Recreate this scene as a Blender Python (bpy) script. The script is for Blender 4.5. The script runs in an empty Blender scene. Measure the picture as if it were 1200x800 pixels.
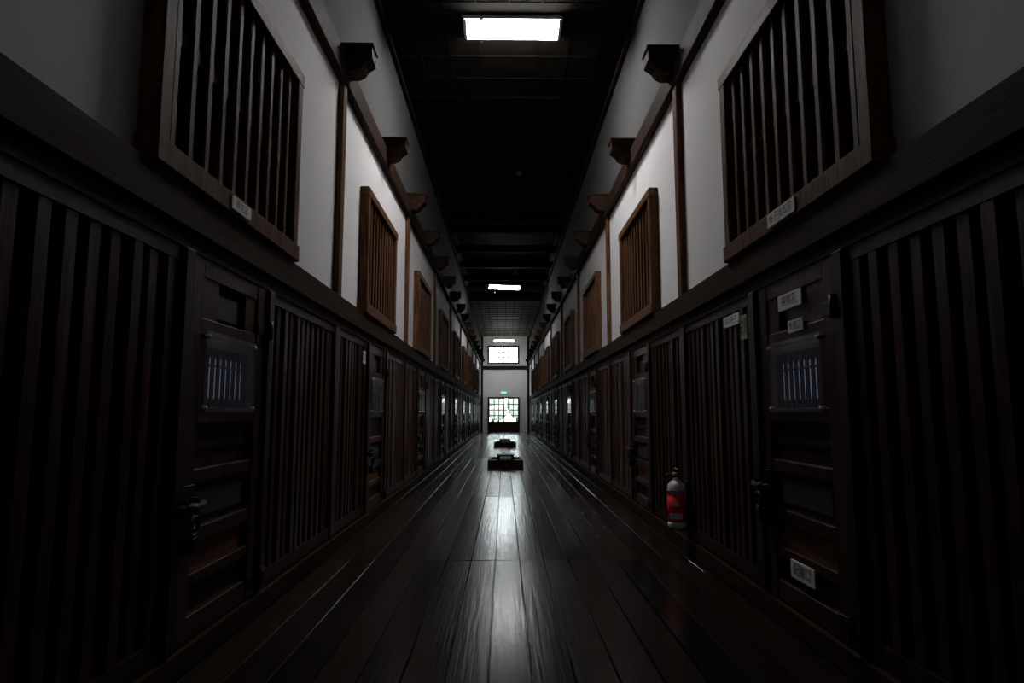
import bpy, bmesh, math, random
from mathutils import Vector, Matrix
random.seed(7)
scene=bpy.context.scene
scene.view_settings.view_transform='Standard'
XL,XR=-1.61,1.72
H=1.25
BAY=4.2
Y0,Y1=-12.0,42.0
ZC=6.3

# ---------------- materials ----------------
def newmat(name):
    m=bpy.data.materials.new(name); m.use_nodes=True
    nt=m.node_tree; b=nt.nodes['Principled BSDF']
    return m,nt,b
def wood(name,c1,c2,rough=.45,scale=(14,14,1.2),bump=.25,spec=.5,coord='Object',rv=.12):
    m,nt,b=newmat(name); N=nt.nodes; L=nt.links
    tc=N.new('ShaderNodeTexCoord'); mp=N.new('ShaderNodeMapping'); mp.inputs['Scale'].default_value=scale
    no=N.new('ShaderNodeTexNoise'); no.inputs['Scale'].default_value=2.2; no.inputs['Detail'].default_value=7; no.inputs['Distortion'].default_value=.6
    cr=N.new('ShaderNodeValToRGB'); cr.color_ramp.elements[0].position=.3; cr.color_ramp.elements[1].position=.72
    cr.color_ramp.elements[0].color=(*c1,1); cr.color_ramp.elements[1].color=(*c2,1)
    L.new(tc.outputs[coord],mp.inputs[0]); L.new(mp.outputs[0],no.inputs['Vector']); L.new(no.outputs[0],cr.inputs[0]); L.new(cr.outputs[0],b.inputs['Base Color'])
    bp=N.new('ShaderNodeBump'); bp.inputs['Strength'].default_value=bump; bp.inputs['Distance'].default_value=.01
    L.new(no.outputs[0],bp.inputs['Height']); L.new(bp.outputs[0],b.inputs['Normal'])
    mr=N.new('ShaderNodeMapRange'); mr.inputs[3].default_value=rough-rv; mr.inputs[4].default_value=rough+rv
    L.new(no.outputs[0],mr.inputs[0]); L.new(mr.outputs[0],b.inputs['Roughness'])
    b.inputs['Specular IOR Level'].default_value=spec
    return m
def plain(name,c,rough=.5,metal=0,emit=None,es=0,noise=.12,spec=.5):
    m,nt,b=newmat(name); N=nt.nodes; L=nt.links
    tc=N.new('ShaderNodeTexCoord'); no=N.new('ShaderNodeTexNoise'); no.inputs['Scale'].default_value=9; no.inputs['Detail'].default_value=5
    cr=N.new('ShaderNodeValToRGB')
    cr.color_ramp.elements[0].color=(*[x*(1-noise) for x in c],1); cr.color_ramp.elements[1].color=(*[min(1,x*(1+noise)) for x in c],1)
    L.new(tc.outputs['Object'],no.inputs['Vector']); L.new(no.outputs[0],cr.inputs[0]); L.new(cr.outputs[0],b.inputs['Base Color'])
    b.inputs['Roughness'].default_value=rough; b.inputs['Metallic'].default_value=metal; b.inputs['Specular IOR Level'].default_value=spec
    if emit: 
        b.inputs['Emission Color'].default_value=(*emit,1); b.inputs['Emission Strength'].default_value=es
    return m
M={}
M['wood']=wood('dark_stained_wood',(.010,.0045,.0033),(.038,.015,.010),.44,spec=.2)
M['slat']=wood('slat_wood',(.012,.0055,.0042),(.066,.025,.017),.38,spec=.22)
M['brown']=wood('aged_brown_wood',(.042,.019,.009),(.19,.082,.036),.6,spec=.10)
M['slatb']=wood('window_bar_wood',(.040,.017,.008),(.165,.068,.030),.6,spec=.10)
M['back']=wood('window_backing_wood',(.018,.009,.006),(.065,.028,.015),.6,spec=.10)
M['beam']=wood('beam_wood',(.015,.0075,.005),(.046,.022,.013),.72,scale=(14,1.2,14),spec=.08)
M['warm']=wood('warm_panel_wood',(.08,.03,.013),(.26,.10,.04),.45,scale=(14,1.5,14),spec=.25)
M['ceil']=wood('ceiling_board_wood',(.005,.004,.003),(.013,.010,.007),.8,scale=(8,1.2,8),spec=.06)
M['ceil_lit']=wood('far_ceiling_lit_wood',(.13,.11,.06),(.28,.24,.14),.6,scale=(8,1.2,8))  # ceiling boards with the far-end light put into a paler colour
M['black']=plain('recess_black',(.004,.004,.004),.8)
M['iron']=plain('black_iron',(.02,.02,.022),.42,.8)
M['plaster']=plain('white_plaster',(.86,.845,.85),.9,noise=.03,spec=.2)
M['plaster_shade']=plain('upper_plaster_shade',(.11,.11,.11),.95,noise=.08,spec=.1)  # white plaster above the rail, its dimness put into the colour
M['sign']=plain('sign_white',(.88,.88,.85),.5,noise=.02)
M['yellow']=plain('sign_yellow',(.36,.32,.18),.5)
M['ink']=plain('ink',(.02,.02,.02),.6)
M['red']=plain('extinguisher_red',(1.0,.025,.035),.35,noise=.03)
M['grey']=plain('light_grey_metal',(.8,.8,.8),.4,.0,noise=.05)
M['hatch']=plain('grey_hatch_metal',(.09,.085,.09),.4,.5)
M['green']=plain('exit_green',(.05,.6,.35),.5,emit=(.2,1,.6),es=1.0)
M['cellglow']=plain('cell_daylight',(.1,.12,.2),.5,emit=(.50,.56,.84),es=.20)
M['lamp']=plain('fluorescent_diffuser',(.9,.9,.9),.5,emit=(1.0,.985,.97),es=76)
M['lamp2']=plain('fluorescent_diffuser_dim',(.9,.9,.9),.5,emit=(.96,.985,1.0),es=38)
M['lamp_fill']=plain('rear_fill_diffuser',(.9,.9,.9),.5,emit=(1.0,.95,.90),es=15)  # emitter of the added fill lamp behind the camera
M['enamel']=plain('white_enamel',(.8,.8,.8),.4,noise=.02)
M['leaf']=plain('foliage',(.22,.24,.19),.8,noise=.5)
M['grass']=plain('grass_ground',(.36,.37,.33),.9,noise=.3)
# acrylic
m=bpy.data.materials.new('clear_acrylic'); m.use_nodes=True; nt=m.node_tree; nt.nodes.clear()
o=nt.nodes.new('ShaderNodeOutputMaterial'); mx=nt.nodes.new('ShaderNodeMixShader'); tr=nt.nodes.new('ShaderNodeBsdfTransparent'); gl=nt.nodes.new('ShaderNodeBsdfGlossy'); fr=nt.nodes.new('ShaderNodeFresnel')
geo=nt.nodes.new('ShaderNodeNewGeometry'); ma=nt.nodes.new('ShaderNodeMath'); ma.operation='SUBTRACT'; ma.inputs[0].default_value=1; mu=nt.nodes.new('ShaderNodeMath'); mu.operation='MULTIPLY'
gl.inputs['Roughness'].default_value=.08; fr.inputs['IOR'].default_value=1.5; tr.inputs['Color'].default_value=(.93,.95,.97,1)
df=nt.nodes.new('ShaderNodeBsdfDiffuse'); df.inputs['Color'].default_value=(.75,.82,.95,1); m0=nt.nodes.new('ShaderNodeMixShader'); m0.inputs[0].default_value=.06
nt.links.new(tr.outputs[0],m0.inputs[1]); nt.links.new(df.outputs[0],m0.inputs[2])
nt.links.new(geo.outputs['Backfacing'],ma.inputs[1]); nt.links.new(ma.outputs[0],mu.inputs[0]); nt.links.new(fr.outputs[0],mu.inputs[1])
nt.links.new(mu.outputs[0],mx.inputs[0]); nt.links.new(m0.outputs[0],mx.inputs[1]); nt.links.new(gl.outputs[0],mx.inputs[2]); nt.links.new(mx.outputs[0],o.inputs[0])
M['acryl']=m
# floor
m,nt,b=newmat('polished_plank_floor'); N=nt.nodes; L=nt.links
tc=N.new('ShaderNodeTexCoord'); mp=N.new('ShaderNodeMapping'); mp.inputs['Scale'].default_value=(20,.8,20)
no=N.new('ShaderNodeTexNoise'); no.inputs['Scale'].default_value=2; no.inputs['Detail'].default_value=6
cr=N.new('ShaderNodeValToRGB'); cr.color_ramp.elements[0].color=(.005,.0032,.0023,1); cr.color_ramp.elements[1].color=(.022,.013,.0085,1)
L.new(tc.outputs['Object'],mp.inputs[0]); L.new(mp.outputs[0],no.inputs['Vector']); L.new(no.outputs[0],cr.inputs[0])
at=N.new('ShaderNodeAttribute'); at.attribute_name='plank'
mm=N.new('ShaderNodeMixRGB'); mm.blend_type='MULTIPLY'; mm.inputs[0].default_value=1
L.new(cr.outputs[0],mm.inputs[1]); L.new(at.outputs['Color'],mm.inputs[2]); L.new(mm.outputs[0],b.inputs['Base Color'])
sc=N.new('ShaderNodeSeparateColor'); L.new(at.outputs['Color'],sc.inputs[0])
mr=N.new('ShaderNodeMapRange'); mr.inputs[1].default_value=.5; mr.inputs[2].default_value=1.4; mr.inputs[3].default_value=.11; mr.inputs[4].default_value=.21
L.new(sc.outputs[0],mr.inputs[0]); 
ad=N.new('ShaderNodeMath'); ad.operation='MULTIPLY_ADD'; L.new(no.outputs[0],ad.inputs[0]); ad.inputs[1].default_value=.10; L.new(mr.outputs[0],ad.inputs[2])
L.new(ad.outputs[0],b.inputs['Roughness'])
bp=N.new('ShaderNodeBump'); bp.inputs['Strength'].default_value=.16; bp.inputs['Distance'].default_value=.01; L.new(no.outputs[0],bp.inputs['Height']); L.new(bp.outputs[0],b.inputs['Normal'])
b.inputs['Specular IOR Level'].default_value=.5
M['floor']=m

# ---------------- mesh builder ----------------
class MB:
    def __init__(s): s.v=[];s.f=[];s.m=[];s.mats=[];s.sm=[]
    def mi(s,k):
        if k not in s.mats: s.mats.append(k)
        return s.mats.index(k)
    def box(s,x0,x1,y0,y1,z0,z1,k,bev=0):
        x0,x1=min(x0,x1),max(x0,x1); n=len(s.v)
        if bev>0:
            bm=bmesh.new(); bmesh.ops.create_cube(bm,size=1)
            for v in bm.verts: v.co=Vector(((x0+x1)/2+v.co.x*(x1-x0),(y0+y1)/2+v.co.y*(y1-y0),(z0+z1)/2+v.co.z*(z1-z0)))
            bmesh.ops.bevel(bm,geom=bm.edges[:],offset=bev,segments=1,affect='EDGES')
            s.addbm(bm,k); return
        s.v+=[(x0,y0,z0),(x1,y0,z0),(x1,y1,z0),(x0,y1,z0),(x0,y0,z1),(x1,y0,z1),(x1,y1,z1),(x0,y1,z1)]
        for q in ((0,3,2,1),(4,5,6,7),(0,1,5,4),(1,2,6,5),(2,3,7,6),(3,0,4,7)):
            s.f.append([n+i for i in q]); s.m.append(s.mi(k)); s.sm.append(False)
    def addbm(s,bm,k,smooth=False):
        bmesh.ops.recalc_face_normals(bm,faces=bm.faces[:])
        n=len(s.v); bm.verts.index_update()
        s.v+=[tuple(v.co) for v in bm.verts]
        for f in bm.faces:
            s.f.append([n+v.index for v in f.verts]); s.m.append(s.mi(k)); s.sm.append(smooth)
        bm.free()
    def cyl(s,p0,p1,r,k,seg=16,r2=None):
        p0,p1=Vector(p0),Vector(p1); d=p1-p0
        bm=bmesh.new(); bmesh.ops.create_cone(bm,cap_ends=True,segments=seg,radius1=r,radius2=r if r2 is None else r2,depth=d.length)
        q=Vector((0,0,1)).rotation_difference(d.normalized()).to_matrix().to_4x4()
        bmesh.ops.transform(bm,matrix=Matrix.Translation((p0+p1)/2)@q,verts=bm.verts)
        s.addbm(bm,k,True)
    def lathe(s,prof,c,k,seg=28):
        bm=bmesh.new(); rings=[]
        for r,z in prof:
            rings.append([bm.verts.new((c[0]+max(r,.0005)*math.cos(2*math.pi*i/seg),c[1]+max(r,.0005)*math.sin(2*math.pi*i/seg),c[2]+z)) for i in range(seg)])
        for a,b2 in zip(rings,rings[1:]):
            for i in range(seg): bm.faces.new((a[i],a[(i+1)%seg],b2[(i+1)%seg],b2[i]))
        bm.faces.new(rings[0]); bm.faces.new(rings[-1])
        s.addbm(bm,k,True)
    def prism(s,prof,y0,y1,k):
        bm=bmesh.new(); a=[bm.verts.new((x,y0,z)) for x,z in prof]; b2=[bm.verts.new((x,y1,z)) for x,z in prof]
        n=len(prof)
        for i in range(n): bm.faces.new((a[i],a[(i+1)%n],b2[(i+1)%n],b2[i]))
        bm.faces.new(a); bm.faces.new(b2); s.addbm(bm,k)
    def torus(s,c,R,r,axis,k,seg=20,ss=8):
        bm=bmesh.new(); vs=[]
        for i in range(seg):
            A=2*math.pi*i/seg; row=[]
            for j in range(ss):
                B=2*math.pi*j/ss; p=((R+r*math.cos(B))*math.cos(A),(R+r*math.cos(B))*math.sin(A),r*math.sin(B))
                if axis=='x': p=(p[2],p[0],p[1])
                row.append(bm.verts.new((c[0]+p[0],c[1]+p[1],c[2]+p[2])))
            vs.append(row)
        for i in range(seg):
            for j in range(ss): bm.faces.new((vs[i][j],vs[(i+1)%seg][j],vs[(i+1)%seg][(j+1)%ss],vs[i][(j+1)%ss]))
        s.addbm(bm,k,True)
    def mesh(s,name):
        me=bpy.data.meshes.new(name); me.from_pydata(s.v,[],s.f)
        for k in s.mats: me.materials.append(M[k])
        me.polygons.foreach_set('material_index',s.m); me.polygons.foreach_set('use_smooth',s.sm); me.update(); return me
    def obj(s,name,loc=(0,0,0)):
        return put(name,s.mesh(name),loc)
def put(name,me,loc=(0,0,0)):
    o=bpy.data.objects.new(name,me); o.location=loc; scene.collection.objects.link(o); return o

def DX(side):
    return (lambda d: XR-d) if side>0 else (lambda d: XL+d)

# ---------------- floor ----------------
def build_floor():
    me=bpy.data.meshes.new('floor'); V=[];F=[];C=[]
    W=.207; n=int((XR-XL+.3)/W)+1; xs=XL-.12
    ys=[Y0-.2,-6.95,-2.75,1.45]
    while ys[-1]<Y1: ys.append(ys[-1]+BAY)
    for i in range(n):
        x0=xs+i*W
        for j in range(len(ys)-1):
            y0=ys[j]; y1=min(ys[j+1],Y1+.2)
            g=.0035; t=random.uniform(-.0018,.0018); t2=random.uniform(-.0014,.0006); c=random.uniform(.5,1.4)
            a,b_=x0+g,x0+W-g; e=.003
            yy0,yy1=y0+.008,y1-.008
            k=len(V)
            prof=[(a,-.04),(a,-e),(a+e,t),(b_-e,-t),(b_,-e),(b_,-.04)]
            for y in (yy0,yy1):
                for (x,z) in prof: V.append((x,y,min(z+(t2 if y==yy0 else 0),.002)))
            for q in range(5): F.append((k+q,k+6+q,k+7+q,k+q+1)); C.append(c)
            F.append(tuple(k+q for q in range(6))); C.append(c)
            F.append(tuple(k+6+q for q in reversed(range(6)))); C.append(c)
    k=len(V); V+= [(XL-.3,Y0-.3,-.035),(XR+.3,Y0-.3,-.035),(XR+.3,Y1+.3,-.035),(XL-.3,Y1+.3,-.035)]; F.append((k,k+1,k+2,k+3)); C.append(.1)
    me.from_pydata(V,[],F); me.materials.append(M['floor'])
    at=me.attributes.new('plank','FLOAT_COLOR','FACE')
    for i,c in enumerate(C): at.data[i].color=(c,c*.97,c*.93,1)
    bm=bmesh.new(); bm.from_mesh(me); bmesh.ops.recalc_face_normals(bm,faces=bm.faces[:-1]) ; bm.to_mesh(me); bm.free()
    put('floor',me)
build_floor()

# ---------------- walls ----------------
for side,nm in ((-1,'left'),(1,'right')):
    X=DX(side)
    b=MB(); b.box(X(0),X(-.25),Y0,Y1,-.04,2.2,'black'); b.box(X(.02),X(-.25),Y0,Y1,2.2,4.5,'plaster'); b.box(X(.02),X(-.25),Y0,Y1,4.5,7.3,'plaster_shade')
    b.obj('wall_'+nm)
    t=MB(); t.box(X(0),X(.10),Y0,Y1,2.13,2.33,'beam',.008); t.box(X(0),X(.07),Y0,Y1,2.05,2.13,'beam'); t.obj('trim_1')
    t=MB(); t.box(X(0.02),X(.10),Y0,Y1,4.40,4.64,'beam',.008); t.obj('trim_2')
    t=MB(); t.box(X(0),X(.075),Y0,Y1,0,.13,'beam',.008); t.box(X(0),X(.055),Y0,Y1,.13,.16,'beam'); t.obj('baseboard_'+nm)
    t=MB(); t.box(X(0.02),X(.08),Y0,Y1,6.22,6.30,'beam'); t.obj('trim_3')

    posts=[1.7+BAY*i for i in range(-3,10)]
    p=MB(); p.box(X(.02),X(.075),-.065,.065,2.33,4.40,'brown',.006); p.box(X(0),X(.072),-.075,.075,.16,2.05,'wood',.006); pm=p.mesh('wall_post')
    k=MB(); prof=[(0.02,4.50),(.18,4.50),(.24,4.53),(.27,4.58),(.34,4.63),(.34,4.75),(.02,4.75)]
    k.prism([(X(d),z) for d,z in prof],-.10,.10,'beam'); k.box(X(.02),X(.355),-.115,.115,4.75,4.775,'beam'); km=k.mesh('beam_bracket')
    def lattice(y0,y1):
        l=MB(); n=int(round((y1-y0)/.135)); st=(y1-y0)/n
        l.box(X(0),X(.008),y0,y1,.16,2.05,'wood')
        for i in range(n):
            yc=y0+(i+.5)*st
            l.box(X(.008),X(.008+random.uniform(.030,.048)),yc-.046,yc+.046,.16,2.05,'slat',.014)
        l.box(X(.004),X(.058),y0,y1,.16,.24,'wood'); l.box(X(.004),X(.058),y0,y1,1.98,2.05,'wood')
        return l.mesh('lattice_panel')
    DC=1.93
    la=lattice(.075,DC-.60); lb=lattice(DC+.60,BAY-.075)
    # recessed lattice window
    w=MB(); yc=1.89; ww=.935; z0,z1=2.33,3.74
    w.box(X(.021),X(.026),yc-ww+.1,yc+ww-.1,z0+.1,z1-.1,'black')
    nb=8
    for a in range(nb):
        st=(2*ww-.22)/nb; ya=yc-ww+.11+a*st
        w.box(X(.026),X(.034),ya+.015,ya+st-.015,z0+.1,z1-.1,'back')
    F1=.12
    w.box(X(.02),X(F1),yc-ww,yc-ww+.10,z0,z1,'brown',.008); w.box(X(.02),X(F1),yc+ww-.10,yc+ww,z0,z1,'brown',.008)
    w.box(X(.02),X(F1+.01),yc-ww-.015,yc+ww+.015,z0,z0+.12,'brown',.008); w.box(X(.02),X(F1+.005),yc-ww-.015,yc+ww+.015,z1-.10,z1,'brown',.008)
    w.box(X(.034),X(.058),yc-ww+.10,yc+ww-.10,3.00,3.08,'slatb')
    n=10; st=(2*ww-.20)/n
    for a in range(n):
        ya=yc-ww+.10+(a+.5)*st
        w.box(X(.040),X(.085),ya-.028,ya+.028,z0+.12,z1-.10,'slatb',.008)
    wm=w.mesh('lattice_window')
    D=MB(); c=DC
    D.box(X(0),X(.085),c-.60,c-.50,.16,2.05,'wood',.008); D.box(X(0),X(.085),c+.50,c+.60,.16,2.05,'wood',.008)
    D.box(X(0),X(.012),c-.5,c+.5,.16,2.05,'black')
    D.box(X(.012),X(.062),c-.5,c-.36,.14,2.05,'slat',.006); D.box(X(.012),X(.062),c+.36,c+.5,.14,2.05,'slat',.006)
    for a,bz in ((.14,.26),(.40,.46),(.60,.68),(.90,.97),(1.20,1.28),(1.65,1.74),(1.95,2.05)):
        D.box(X(.012),X(.058),c-.36,c+.36,a,bz,'slat',.006)
    for a,bz,k2 in ((.26,.40,'wood'),(.46,.60,'warm'),(.68,.90,'wood'),(.97,1.20,'wood')):
        D.box(X(.012),X(.026),c-.36,c+.36,a,bz,k2)
    D.box(X(.026),X(.036),c-.30,c+.30,.72,.86,'hatch',.004)
    D.box(X(.026),X(.040),c-.36,c+.36,1.07,1.10,'wood')
    D.box(X(.012),X(.05),c-.36,c-.16,1.74,1.95,'slat'); D.box(X(.012),X(.05),c+.20,c+.36,1.74,1.95,'slat')
    D.box(X(.012),X(.02),c-.14,c+.18,1.77,1.90,'hatch')
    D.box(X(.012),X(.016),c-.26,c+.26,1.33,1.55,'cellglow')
    D.box(X(.012),X(.05),c-.36,c-.27,1.28,1.65,'slat'); D.box(X(.012),X(.05),c+.27,c+.36,1.28,1.65,'slat'); D.box(X(.012),X(.05),c-.27,c+.27,1.60,1.65,'slat')
    for a in range(9): D.box(X(.017),X(.027),c-.27+.0675*a-.018,c-.27+.0675*a+.018,1.28,1.60,'wood')
    D.box(X(.017),X(.030),c-.27,c+.27,1.50,1.512,'wood')
    D.box(X(.072),X(.077),c-.33,c+.33,1.255,1.675,'acryl')
    for a in (-.31,.31):
        for bz in (1.28,1.65): D.cyl((X(.055),c+a,bz),(X(.082),c+a,bz),.010,'grey',10)
    lk= c+.46 if side>0 else c-.46; sg=1 if side>0 else -1; hg=c-sg*.46
    D.box(X(.062),X(.075),lk-.09,lk+.09,.66,.90,'iron',.004)
    D.cyl((X(.10),lk-.15,.80),(X(.10),lk+.13,.80),.020,'iron',12)
    D.box(X(.075),X(.115),lk-.07,lk-.04,.76,.84,'iron'); D.box(X(.075),X(.115),lk+.04,lk+.07,.76,.84,'iron')
    D.torus((X(.12),lk,.71),.045,.010,'x','iron')
    D.box(X(.075),X(.13),lk-.03,lk+.03,.58,.66,'iron',.006)
    for hz in (.24,1.78):
        D.box(X(.062),X(.072),hg-.10+.0,hg+.10,hz-.035,hz+.035,'iron',.003); D.cyl((X(.09),hg-sg*.05,hz-.06),(X(.09),hg-sg*.05,hz+.06),.018,'iron',12)
    dm=D.mesh('cell_door')
    for y in posts:
        if y<Y1-.1: put('wall_post',pm,(0,y,0)); put('beam_bracket',km,(0,y,0))
        if y+BAY/2<Y1: put('beam_bracket',km,(0,y+BAY/2,0))
        if y+BAY<=Y1+.1:
            put('lattice_panel',la,(0,y,0)); put('lattice_panel',lb,(0,y,0)); put('lattice_window',wm,(0,y,0)); put('cell_door',dm,(0,y,0))

# ---------------- ceiling ----------------
YA,YB=15.3,28.7
c=MB()
c.box(XL-.2,XR+.2,Y0-.2,YA,ZC,ZC+.1,'ceil'); c.box(XL-.2,XR+.2,YB,Y1,ZC,ZC+.1,'ceil_lit'); c.box(XL-.2,XR+.2,YA-.1,YB+.1,7.1,7.2,'ceil')
c.box(XL-.2,XR+.2,YA-.08,YA,ZC+.05,7.15,'ceil'); c.box(XL-.2,XR+.2,YB,YB+.08,ZC+.05,7.15,'ceil')
y=Y0+.2
while y<YA: c.box(XL,XR,y,y+.02,ZC-.008,ZC,'ceil'); y+=.6
y=YB+.2
while y<Y1: c.box(XL,XR,y,y+.04,ZC-.025,ZC,'ceil'); y+=.6
for i in range(1,8):
    x=XL+i*(XR-XL)/8; c.box(x-.010,x+.010,Y0,YA,ZC-.010,ZC,'ceil'); c.box(x-.012,x+.012,YB,Y1,ZC-.018,ZC,'ceil')
c.obj('ceiling')
cb=MB(); cb.box(XL,XR,-.09,.09,6.30,6.52,'ceil',.01); cm=cb.mesh('ceiling_beam')
for i in range(7): put('ceiling_beam',cm,(0,15.45+i*2.18,0))

# ---------------- end walls ----------------
EY=Y1
wz0,wz1=4.46,5.68; wx0,wx1=-1.10,.98
dx0,dx1=-1.08,1.00; dz1=2.30
b=MB()
b.box(XL-.2,dx0,EY,EY+.2,-.04,wz0,'plaster'); b.box(dx1,XR+.2,EY,EY+.2,-.04,wz0,'plaster'); b.box(dx0,dx1,EY,EY+.2,dz1,wz0,'plaster')
b.box(XL-.2,wx0,EY,EY+.2,wz0,7.3,'plaster'); b.box(wx1,XR+.2,EY,EY+.2,wz0,7.3,'plaster'); b.box(wx0,wx1,EY,EY+.2,wz1,7.3,'plaster')
b.obj('wall_back')
b=MB(); b.box(XL-.2,XR+.2,Y0-.2,Y0,-.04,7.3,'plaster_shade'); b.obj('wall_front')
t=MB(); t.box(XL+.1,XR-.1,EY-.08,EY,4.10,4.34,'beam',.008); t.obj('trim_4')
t=MB(); t.box(XL+.08,XL+.22,EY-.07,EY,0,6.28,'beam'); t.obj('trim_5')
t=MB(); t.box(XR-.22,XR-.08,EY-.07,EY,0,6.28,'beam'); t.obj('trim_5')
def frame(w,x0,x1,z0,z1,nx,nz,fw=.11,mw=.055,y=EY):
    w.box(x0,x0+fw,y-.05,y+.12,z0,z1,'wood'); w.box(x1-fw,x1,y-.05,y+.12,z0,z1,'wood'); w.box(x0+fw,x1-fw,y-.05,y+.12,z0,z0+fw,'wood'); w.box(x0+fw,x1-fw,y-.05,y+.12,z1-fw,z1,'wood')
    for i in range(1,nx):
        x=x0+fw+(x1-x0-2*fw)*i/nx; q=mw*(1.7 if i*2==nx else 1); w.box(x-q/2,x+q/2,y,y+.05,z0+fw,z1-fw,'wood')
    for i in range(1,nz):
        z=z0+fw+(z1-z0-2*fw)*i/nz; w.box(x0+fw,x1-fw,y,y+.05,z-mw/2,z+mw/2,'wood')
    w.box(x0+fw,x1-fw,y+.07,y+.075,z0+fw,z1-fw,'acryl')
w=MB(); frame(w,wx0,wx1,wz0,wz1,6,3); w.obj('window_1')
w=MB(); frame(w,dx0,dx1,.62,dz1,6,4)
w.box(dx0,dx0+.10,EY-.05,EY+.12,0,.62,'wood'); w.box(dx1-.1,dx1,EY-.05,EY+.12,0,.62,'wood')
w.box(dx0+.1,dx1-.1,EY,EY+.06,0,.62,'wood'); 
for i in range(5):
    x=dx0+.1+(dx1-dx0-.2)*i/4; w.box(x-.04,x+.04,EY-.02,EY+.02,0,.62,'wood')
w.box(dx0+.1,dx1-.1,EY-.02,EY+.02,0,.10,'wood')
w.cyl((-.08,EY-.04,1.0),(-.08,EY-.04,1.12),.012,'iron'); w.obj('door_1')
e=MB(); e.box(-.25,.15,EY-.07,EY,2.50,2.66,'enamel',.01); e.box(-.23,.13,EY-.075,EY-.07,2.515,2.645,'green'); e.obj('exit_sign')

# outside
g=MB(); g.box(-30,30,EY+.3,EY+50,-.3,-.2,'grass'); g.obj('ground')
for i in range(14):
    x=-16+i*2.4+random.uniform(-.6,.6); yy=EY+18+random.uniform(-2,6); r=random.uniform(1.1,1.6)
    t=MB(); t.cyl((0,0,-.25),(0,0,1.6),.18,'wood',10,.1)
    for q in range(5):
        bm=bmesh.new(); bmesh.ops.create_icosphere(bm,subdivisions=3,radius=r*random.uniform(.4,.7))
        off=Vector((random.uniform(-.8,.8),random.uniform(-.8,.8),1.7+random.uniform(-.3,.9)))
        for v in bm.verts: v.co=v.co*(1+random.uniform(-.1,.1))+off
        t.addbm(bm,'leaf')
    t.obj('tree',(x,yy,0))

# ---------------- lamps ----------------
def lamp(loc,k,hang=0,rot=0,L=1.18):
    b=MB(); h=L/2
    b.box(-h-.05,h+.05,-.21,.21,0.001,.05,'enamel',.006)
    prof=[(-.17,0),(-.163,-.045),(-.11,-.085),(.11,-.085),(.163,-.045),(.17,0)]
    bm=bmesh.new(); a=[bm.verts.new((-h,y,z)) for y,z in prof]; c2=[bm.verts.new((h,y,z)) for y,z in prof]
    for i in range(6): bm.faces.new((a[i],a[(i+1)%6],c2[(i+1)%6],c2[i]))
    bm.faces.new(a); bm.faces.new(c2); b.addbm(bm,k)
    for sx in (-1,1):
        bm=bmesh.new(); pr=[(y*1.05,z*1.08) for y,z in prof]
        a=[bm.verts.new((sx*h,y,z)) for y,z in pr]; c2=[bm.verts.new((sx*(h+.03),y,z)) for y,z in pr]
        for i in range(6): bm.faces.new((a[i],a[(i+1)%6],c2[(i+1)%6],c2[i]))
        bm.faces.new(a); bm.faces.new(c2); b.addbm(bm,'enamel')
    b.cyl((-.40,-.20,-.02),(-.40,-.20,-.26),.005,'enamel',8); b.cyl((-.40,-.20,-.31),(-.40,-.20,-.26),.014,'enamel',10); b.box(-.42,-.38,-.205,-.16,-.02,.002,'enamel')
    if hang:
        for sx in (-.45,.45): b.cyl((sx,0,.04),(sx,0,.05+hang),.008,'enamel',8)
    o=b.obj('fluorescent_ceiling_lamp',loc); o.rotation_euler=(0,0,rot); return o
lamp((.10,7.85,ZC-.06),'lamp')
lamp((.05,-8.7,ZC-.06),'lamp_fill')  # added unseen fill behind the camera, lifts the near walls
lamp((-.02,24.3,6.10),'lamp2',.95,math.radians(12))
lamp((-.03,39.2,5.72),'lamp2',.53)
s=MB(); s.lathe([(.02,-.05),(.05,-.045),(.06,-.02),(.06,0)],(0,0,0),'hatch'); s.obj('smoke_detector',(.3,13.0,ZC-.01))

# ---------------- hearth stoves ----------------
def stove():
    b=MB(); hw,hl=.415,.6
    b.box(-hw,hw,-hl,-hl+.07,0,.17,'wood',.008); b.box(-hw,hw,hl-.07,hl,0,.17,'wood',.008)
    b.box(-hw,-hw+.07,-hl+.07,hl-.07,0,.17,'wood',.008); b.box(hw-.07,hw,-hl+.07,hl-.07,0,.17,'wood',.008)
    b.box(-hw+.07,hw-.07,-hl+.07,hl-.07,0,.11,'hatch')
    for sx in (-.15,.15):
        for sy in (-.28,.28): b.cyl((sx,sy,.11),(sx,sy,.16),.018,'iron',8)
    b.box(-.20,.20,-.33,.33,.15,.26,'iron',.015); b.box(-.215,.215,-.345,.345,.26,.28,'iron',.006)
    b.box(-.13,.13,-.345,-.33,.17,.24,'grey',.006); b.cyl((.09,-.36,.19),(.09,-.36,.22),.008,'grey',8)
    b.cyl((0,.12,.28),(0,.12,.29),.09,'iron',20)
    return b.mesh('hearth_stove')
sm=stove()
for y in (15.6,24.6): put('hearth_stove',sm,(.03,y,.003))

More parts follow.
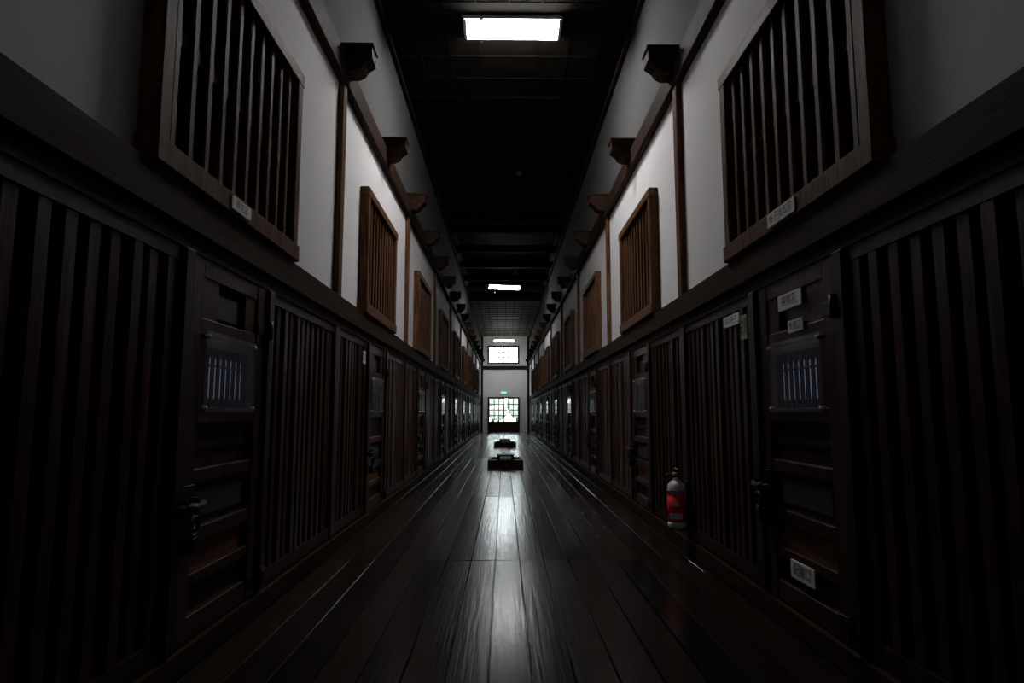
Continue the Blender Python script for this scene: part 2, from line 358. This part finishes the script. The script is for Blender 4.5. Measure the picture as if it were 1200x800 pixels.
# ---------------- extinguisher on its wall bracket ----------------
b=MB()
b.lathe([(.055,0),(.075,.008),(.080,.02),(.080,.06)],(0,0,0),'grey')
b.lathe([(.0805,.06),(.0805,.31)],(0,0,0),'red')
b.lathe([(.080,.31),(.080,.345),(.072,.385),(.046,.415),(.026,.425),(.024,.45)],(0,0,0),'grey')
for A in range(-4,5):
    a=math.radians(-110+A*9); b.box(.081*math.cos(a)-.0075,.081*math.cos(a)+.0075,.081*math.sin(a)-.003,.081*math.sin(a)+.003,.09,.14,'sign')
    if abs(A)<3: b.box(.081*math.cos(a)-.0075,.081*math.cos(a)+.0075,.081*math.sin(a)-.003,.081*math.sin(a)+.003,.20,.235,'sign')
b.cyl((0,0,.44),(0,0,.48),.02,'iron',14); b.cyl((0,0,.465),(0,.0,.49),.03,'yellow',14)
b.box(-.012,.012,-.11,.03,.485,.497,'iron',.003); b.box(-.012,.012,-.13,.03,.52,.532,'iron',.003); b.box(-.012,.012,.01,.035,.48,.53,'iron')
pts=[Vector(p) for p in ((-.02,0,.465),(-.06,.02,.48),(-.09,.04,.43),(-.085,.05,.33),(-.083,.05,.2),(-.082,.05,.1))]
for a,c2 in zip(pts,pts[1:]): b.cyl(a,c2,.009,'iron',10)
EX=1.72-.072-.012-.083
b.obj('fire_extinguisher',(EX,5.88,.225))
b=MB(); wx=1.72-.072-EX
b.box(wx-.010,wx,-.035,.035,-.02,.42,'iron',.002)
b.box(-.06,wx-.010,-.035,.035,-.012,-.002,'iron',.002); b.box(-.066,-.060,-.035,.035,-.012,.006,'iron')
b.torus((0,0,.33),.086,.004,'z','iron',28,6)
b.obj('extinguisher_wall_bracket',(EX,5.88,.225))

# ---------------- signs ----------------
def sign(side,y,z,wd,ht,d,txt,k='sign'):
    X=DX(side)
    b=MB(); b.box(0,-.008*side,-wd/2,wd/2,-ht/2,ht/2,k,.002)
    o=b.obj('label_plate',(X(d),y,z))
    cu=bpy.data.curves.new('lettering','FONT'); cu.body=txt; cu.size=ht*.72; cu.align_x='CENTER'; cu.align_y='CENTER'; cu.materials.append(M['ink'])
    t=bpy.data.objects.new('lettering',cu); scene.collection.objects.link(t); t.parent=o
    t.location=(-.0095*side,0,0)
    t.rotation_euler=(math.radians(90),0,math.radians(-90*side))
    return o
sign(1,3.64,1.90,.30,.095,.064,'視察孔')
sign(1,3.58,1.745,.18,.07,.064,'食器口')
sign(1,3.64,.37,.28,.10,.064,'配膳口')
sign(1,4.60,1.92,.32,.08,.062,'斜め格子')
sign(1,4.36,1.84,.12,.17,.062,'注意','yellow')
sign(1,3.55,2.39,.36,.085,.132,'格子換気窓')
sign(-1,3.50,2.39,.26,.075,.132,'換気窓')
sign(-1,7.05,1.86,.14,.14,.062,'禁煙')

# ---------------- world ----------------
w=bpy.data.worlds.new('World'); scene.world=w; w.use_nodes=True; nt=w.node_tree
bg=nt.nodes['Background']; bg.inputs['Strength'].default_value=11.0
tc=nt.nodes.new('ShaderNodeTexCoord'); sx=nt.nodes.new('ShaderNodeSeparateXYZ'); cr=nt.nodes.new('ShaderNodeValToRGB')
cr.color_ramp.elements[0].color=(.78,.88,.84,1); cr.color_ramp.elements[1].color=(.85,.93,1,1)
nt.links.new(tc.outputs['Generated'],sx.inputs[0]); nt.links.new(sx.outputs[2],cr.inputs[0]); nt.links.new(cr.outputs[0],bg.inputs['Color'])

# ---------------- camera ----------------
cd=bpy.data.cameras.new('camera'); cd.lens=22.5; cd.sensor_width=36; cd.clip_end=200; cd.clip_start=.05
co=bpy.data.objects.new('camera',cd); scene.collection.objects.link(co)
co.location=(0,0,H); co.rotation_euler=(math.radians(90)+math.atan(84/750),0,-math.atan(9/750))
scene.camera=co
